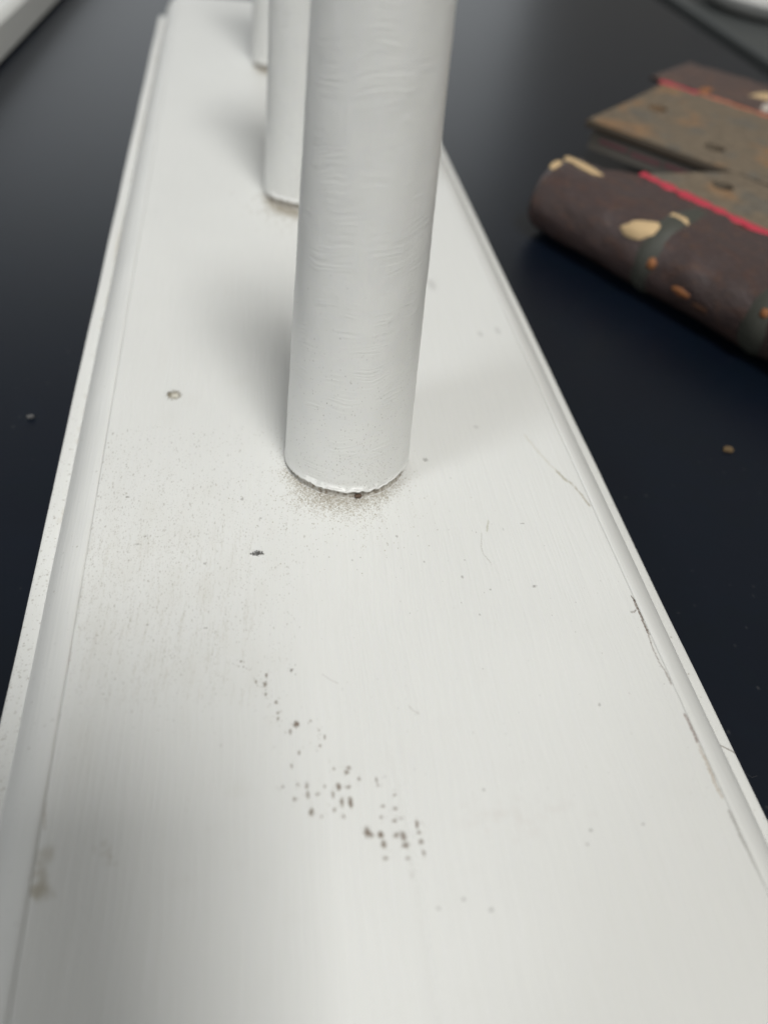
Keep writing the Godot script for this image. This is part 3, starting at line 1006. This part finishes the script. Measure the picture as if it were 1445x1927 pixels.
func build_phone() -> void:
	# the phone that takes the picture: its lens is where the camera is, its body shades the near left of the rack
	var t := thing("smartphone", "brown backed smartphone tilted over the near end of the rack", "phone", Transform3D(Basis(RIGHT, UPWARD, BACK).orthonormalized(), EYE))
	var shell := mat(lin(0.11, 0.085, 0.055), 0.5)
	var glass := mat(lin(0.01, 0.01, 0.011), 0.12)
	var outline := PackedVector2Array()
	var lo := Vector2(-58.0, -132.0)
	var hi := Vector2(11.5, 14.5)
	for q in [[hi.x, hi.y, 0.0], [lo.x, hi.y, 90.0], [lo.x, lo.y, 180.0], [hi.x, lo.y, 270.0]]:
		var cx: float = q[0] - 11.0 * signf(q[0])
		var cy: float = q[1] - 11.0 * signf(q[1])
		for k in 9:
			var ang := deg_to_rad(q[2] + k * 90.0 / 8.0)
			outline.append(Vector2(cx + 11.0 * cos(ang), cy + 11.0 * sin(ang)) * MM)
	var lay := Basis(Vector3(1, 0, 0), Vector3(0, 0, 1), Vector3(0, 1, 0))      # slab lies in x, z; stand it in x, y
	var body := put("body", slab_mesh(outline, 0.0055, 0.0132), shell, t)
	body.transform = Transform3D(lay, Vector3.ZERO)
	var scr := PackedVector2Array()
	var mid := (lo + hi) / 2.0 * MM
	for v in outline:
		scr.append(mid + (v - mid) * 0.96)
	var screen := put("front_glass", slab_mesh(scr, 0.0133, 0.0136), glass, t)
	screen.transform = Transform3D(lay, Vector3.ZERO)
	for c in [Vector2(0, 0), Vector2(-17, -17)]:
		var rows := []
		var uvs := []
		for v in [Vector2(5.0, 5.4), Vector2(7.0, 5.4), Vector2(7.2, 5.0), Vector2(7.2, 2.6), Vector2(6.9, 2.3), Vector2(5.6, 2.3), Vector2(5.4, 2.6), Vector2(5.0, 4.9)]:
			var r := []
			var u := []
			for k in 33:
				var ang := TAU * (k % 32) / 32.0
				r.append(Vector3((c.x + cos(ang) * v.x) * MM, (c.y + sin(ang) * v.x) * MM, v.y * MM))
				u.append(Vector2(k, v.y))
			rows.append(r)
			uvs.append(u)
		put("lens_ring", grid_mesh(rows, uvs), shell, t)

func ceiling_lamp(at: Vector3, size: Vector2, energy: float, tint: Color, label: String) -> void:
	var t := thing("ceiling_light", label, "ceiling light", Transform3D(Basis(), at), "flat ceiling lights")
	var housing := mat(lin(0.7, 0.7, 0.7), 0.5)
	put("housing", box_mesh(Vector3(-size.x / 2 - 0.02, 0.012, -size.y / 2 - 0.02), Vector3(size.x / 2 + 0.02, 0.07, size.y / 2 + 0.02), 0.004), housing, t)
	var glow := mat(Color(0.9, 0.9, 0.9), 0.6)
	glow.emission_enabled = true
	glow.emission = tint
	glow.emission_energy_multiplier = 1.0
	put("lamp_diffuser", box_mesh(Vector3(-size.x / 2, 0.004, -size.y / 2), Vector3(size.x / 2, 0.0115, size.y / 2), 0.002), glow, t)
	var l := AreaLight3D.new()
	l.name = "lamp_light"
	l.area_size = size
	l.light_color = tint
	l.light_energy = energy
	l.area_range = 12.0
	l.shadow_enabled = true
	t.add_child(l, true)
	l.rotation.x = -PI / 2.0

func window(at: Vector3, size: Vector2, energy: float) -> void:
	# the bright window across the room that the table top mirrors
	var t := thing("window", "wide bright window far beyond the table", "window", Transform3D(Basis(), at))
	var frame := mat(lin(0.6, 0.6, 0.6), 0.5)
	var h := size / 2.0
	put("frame", box_mesh(Vector3(-h.x - 0.06, -h.y - 0.06, -0.05), Vector3(h.x + 0.06, -h.y, 0.05), 0.004), frame, t)
	put("frame", box_mesh(Vector3(-h.x - 0.06, h.y, -0.05), Vector3(h.x + 0.06, h.y + 0.06, 0.05), 0.004), frame, t)
	put("frame", box_mesh(Vector3(-h.x - 0.06, -h.y, -0.05), Vector3(-h.x, h.y, 0.05), 0.004), frame, t)
	put("frame", box_mesh(Vector3(h.x, -h.y, -0.05), Vector3(h.x + 0.06, h.y, 0.05), 0.004), frame, t)
	var glow := mat(Color(0.8, 0.8, 0.8), 0.4)
	glow.emission_enabled = true
	glow.emission = Color(0.95, 0.98, 1.0)
	glow.emission_energy_multiplier = 0.2
	put("window_pane", box_mesh(Vector3(-h.x, -h.y, -0.012), Vector3(h.x, h.y, -0.004), 0.001), glow, t)
	var l := AreaLight3D.new()
	l.name = "window_light"
	l.area_size = size
	l.light_color = Color(0.96, 0.985, 1.0)
	l.light_energy = energy
	l.area_range = 12.0
	l.shadow_enabled = true
	t.add_child(l, true)
	l.rotation.y = PI

# ------------------------------------------------------------------ the scene
func _ready() -> void:
	rng.seed = 20240
	var cam := Camera3D.new()
	cam.name = "camera"
	var lens := CameraAttributesPhysical.new()
	lens.frustum_focal_length = 12.0 / (963.5 / FOCAL)      # Godot's sensor is 24 mm tall
	lens.frustum_focus_distance = 0.1385
	lens.frustum_near = 0.004
	lens.frustum_far = 30.0
	lens.exposure_aperture = lens.frustum_focal_length / 2.6      # an opening 2.6 mm wide
	cam.attributes = lens
	cam.fov = rad_to_deg(2.0 * atan(963.5 / FOCAL))
	cam.near = 0.004
	cam.far = 30.0
	add_child(cam)
	cam.transform = Transform3D(Basis(RIGHT, UPWARD, BACK).orthonormalized(), EYE)
	cam.current = true
	var env := Environment.new()
	env.background_mode = Environment.BG_COLOR
	env.background_color = lin(0.178, 0.172, 0.158)
	env.tonemap_mode = Environment.TONE_MAPPER_LINEAR
	env.tonemap_exposure = 1.0
	env.sdfgi_enabled = true
	env.ssao_enabled = true
	env.ssil_enabled = true
	var we := WorldEnvironment.new()
	we.name = "surroundings"
	we.environment = env
	add_child(we)
	ceiling_lamp(Vector3(0.30, 2.10, 1.12), Vector2(0.58, 0.80), 4.55, Color(1.0, 0.995, 0.98), "flat ceiling light over the near end of the rack")
	ceiling_lamp(Vector3(-1.75, 1.42, 0.95), Vector2(0.60, 0.60), 2.35, Color(0.97, 0.985, 1.0), "flat ceiling light over the rack's left side")
	window(Vector3(-0.75, 0.66, -2.6), Vector2(3.2, 1.05), 0.62)
	build_table()
	build_rack()
	build_hinges()
	build_small_things()
	build_phone()
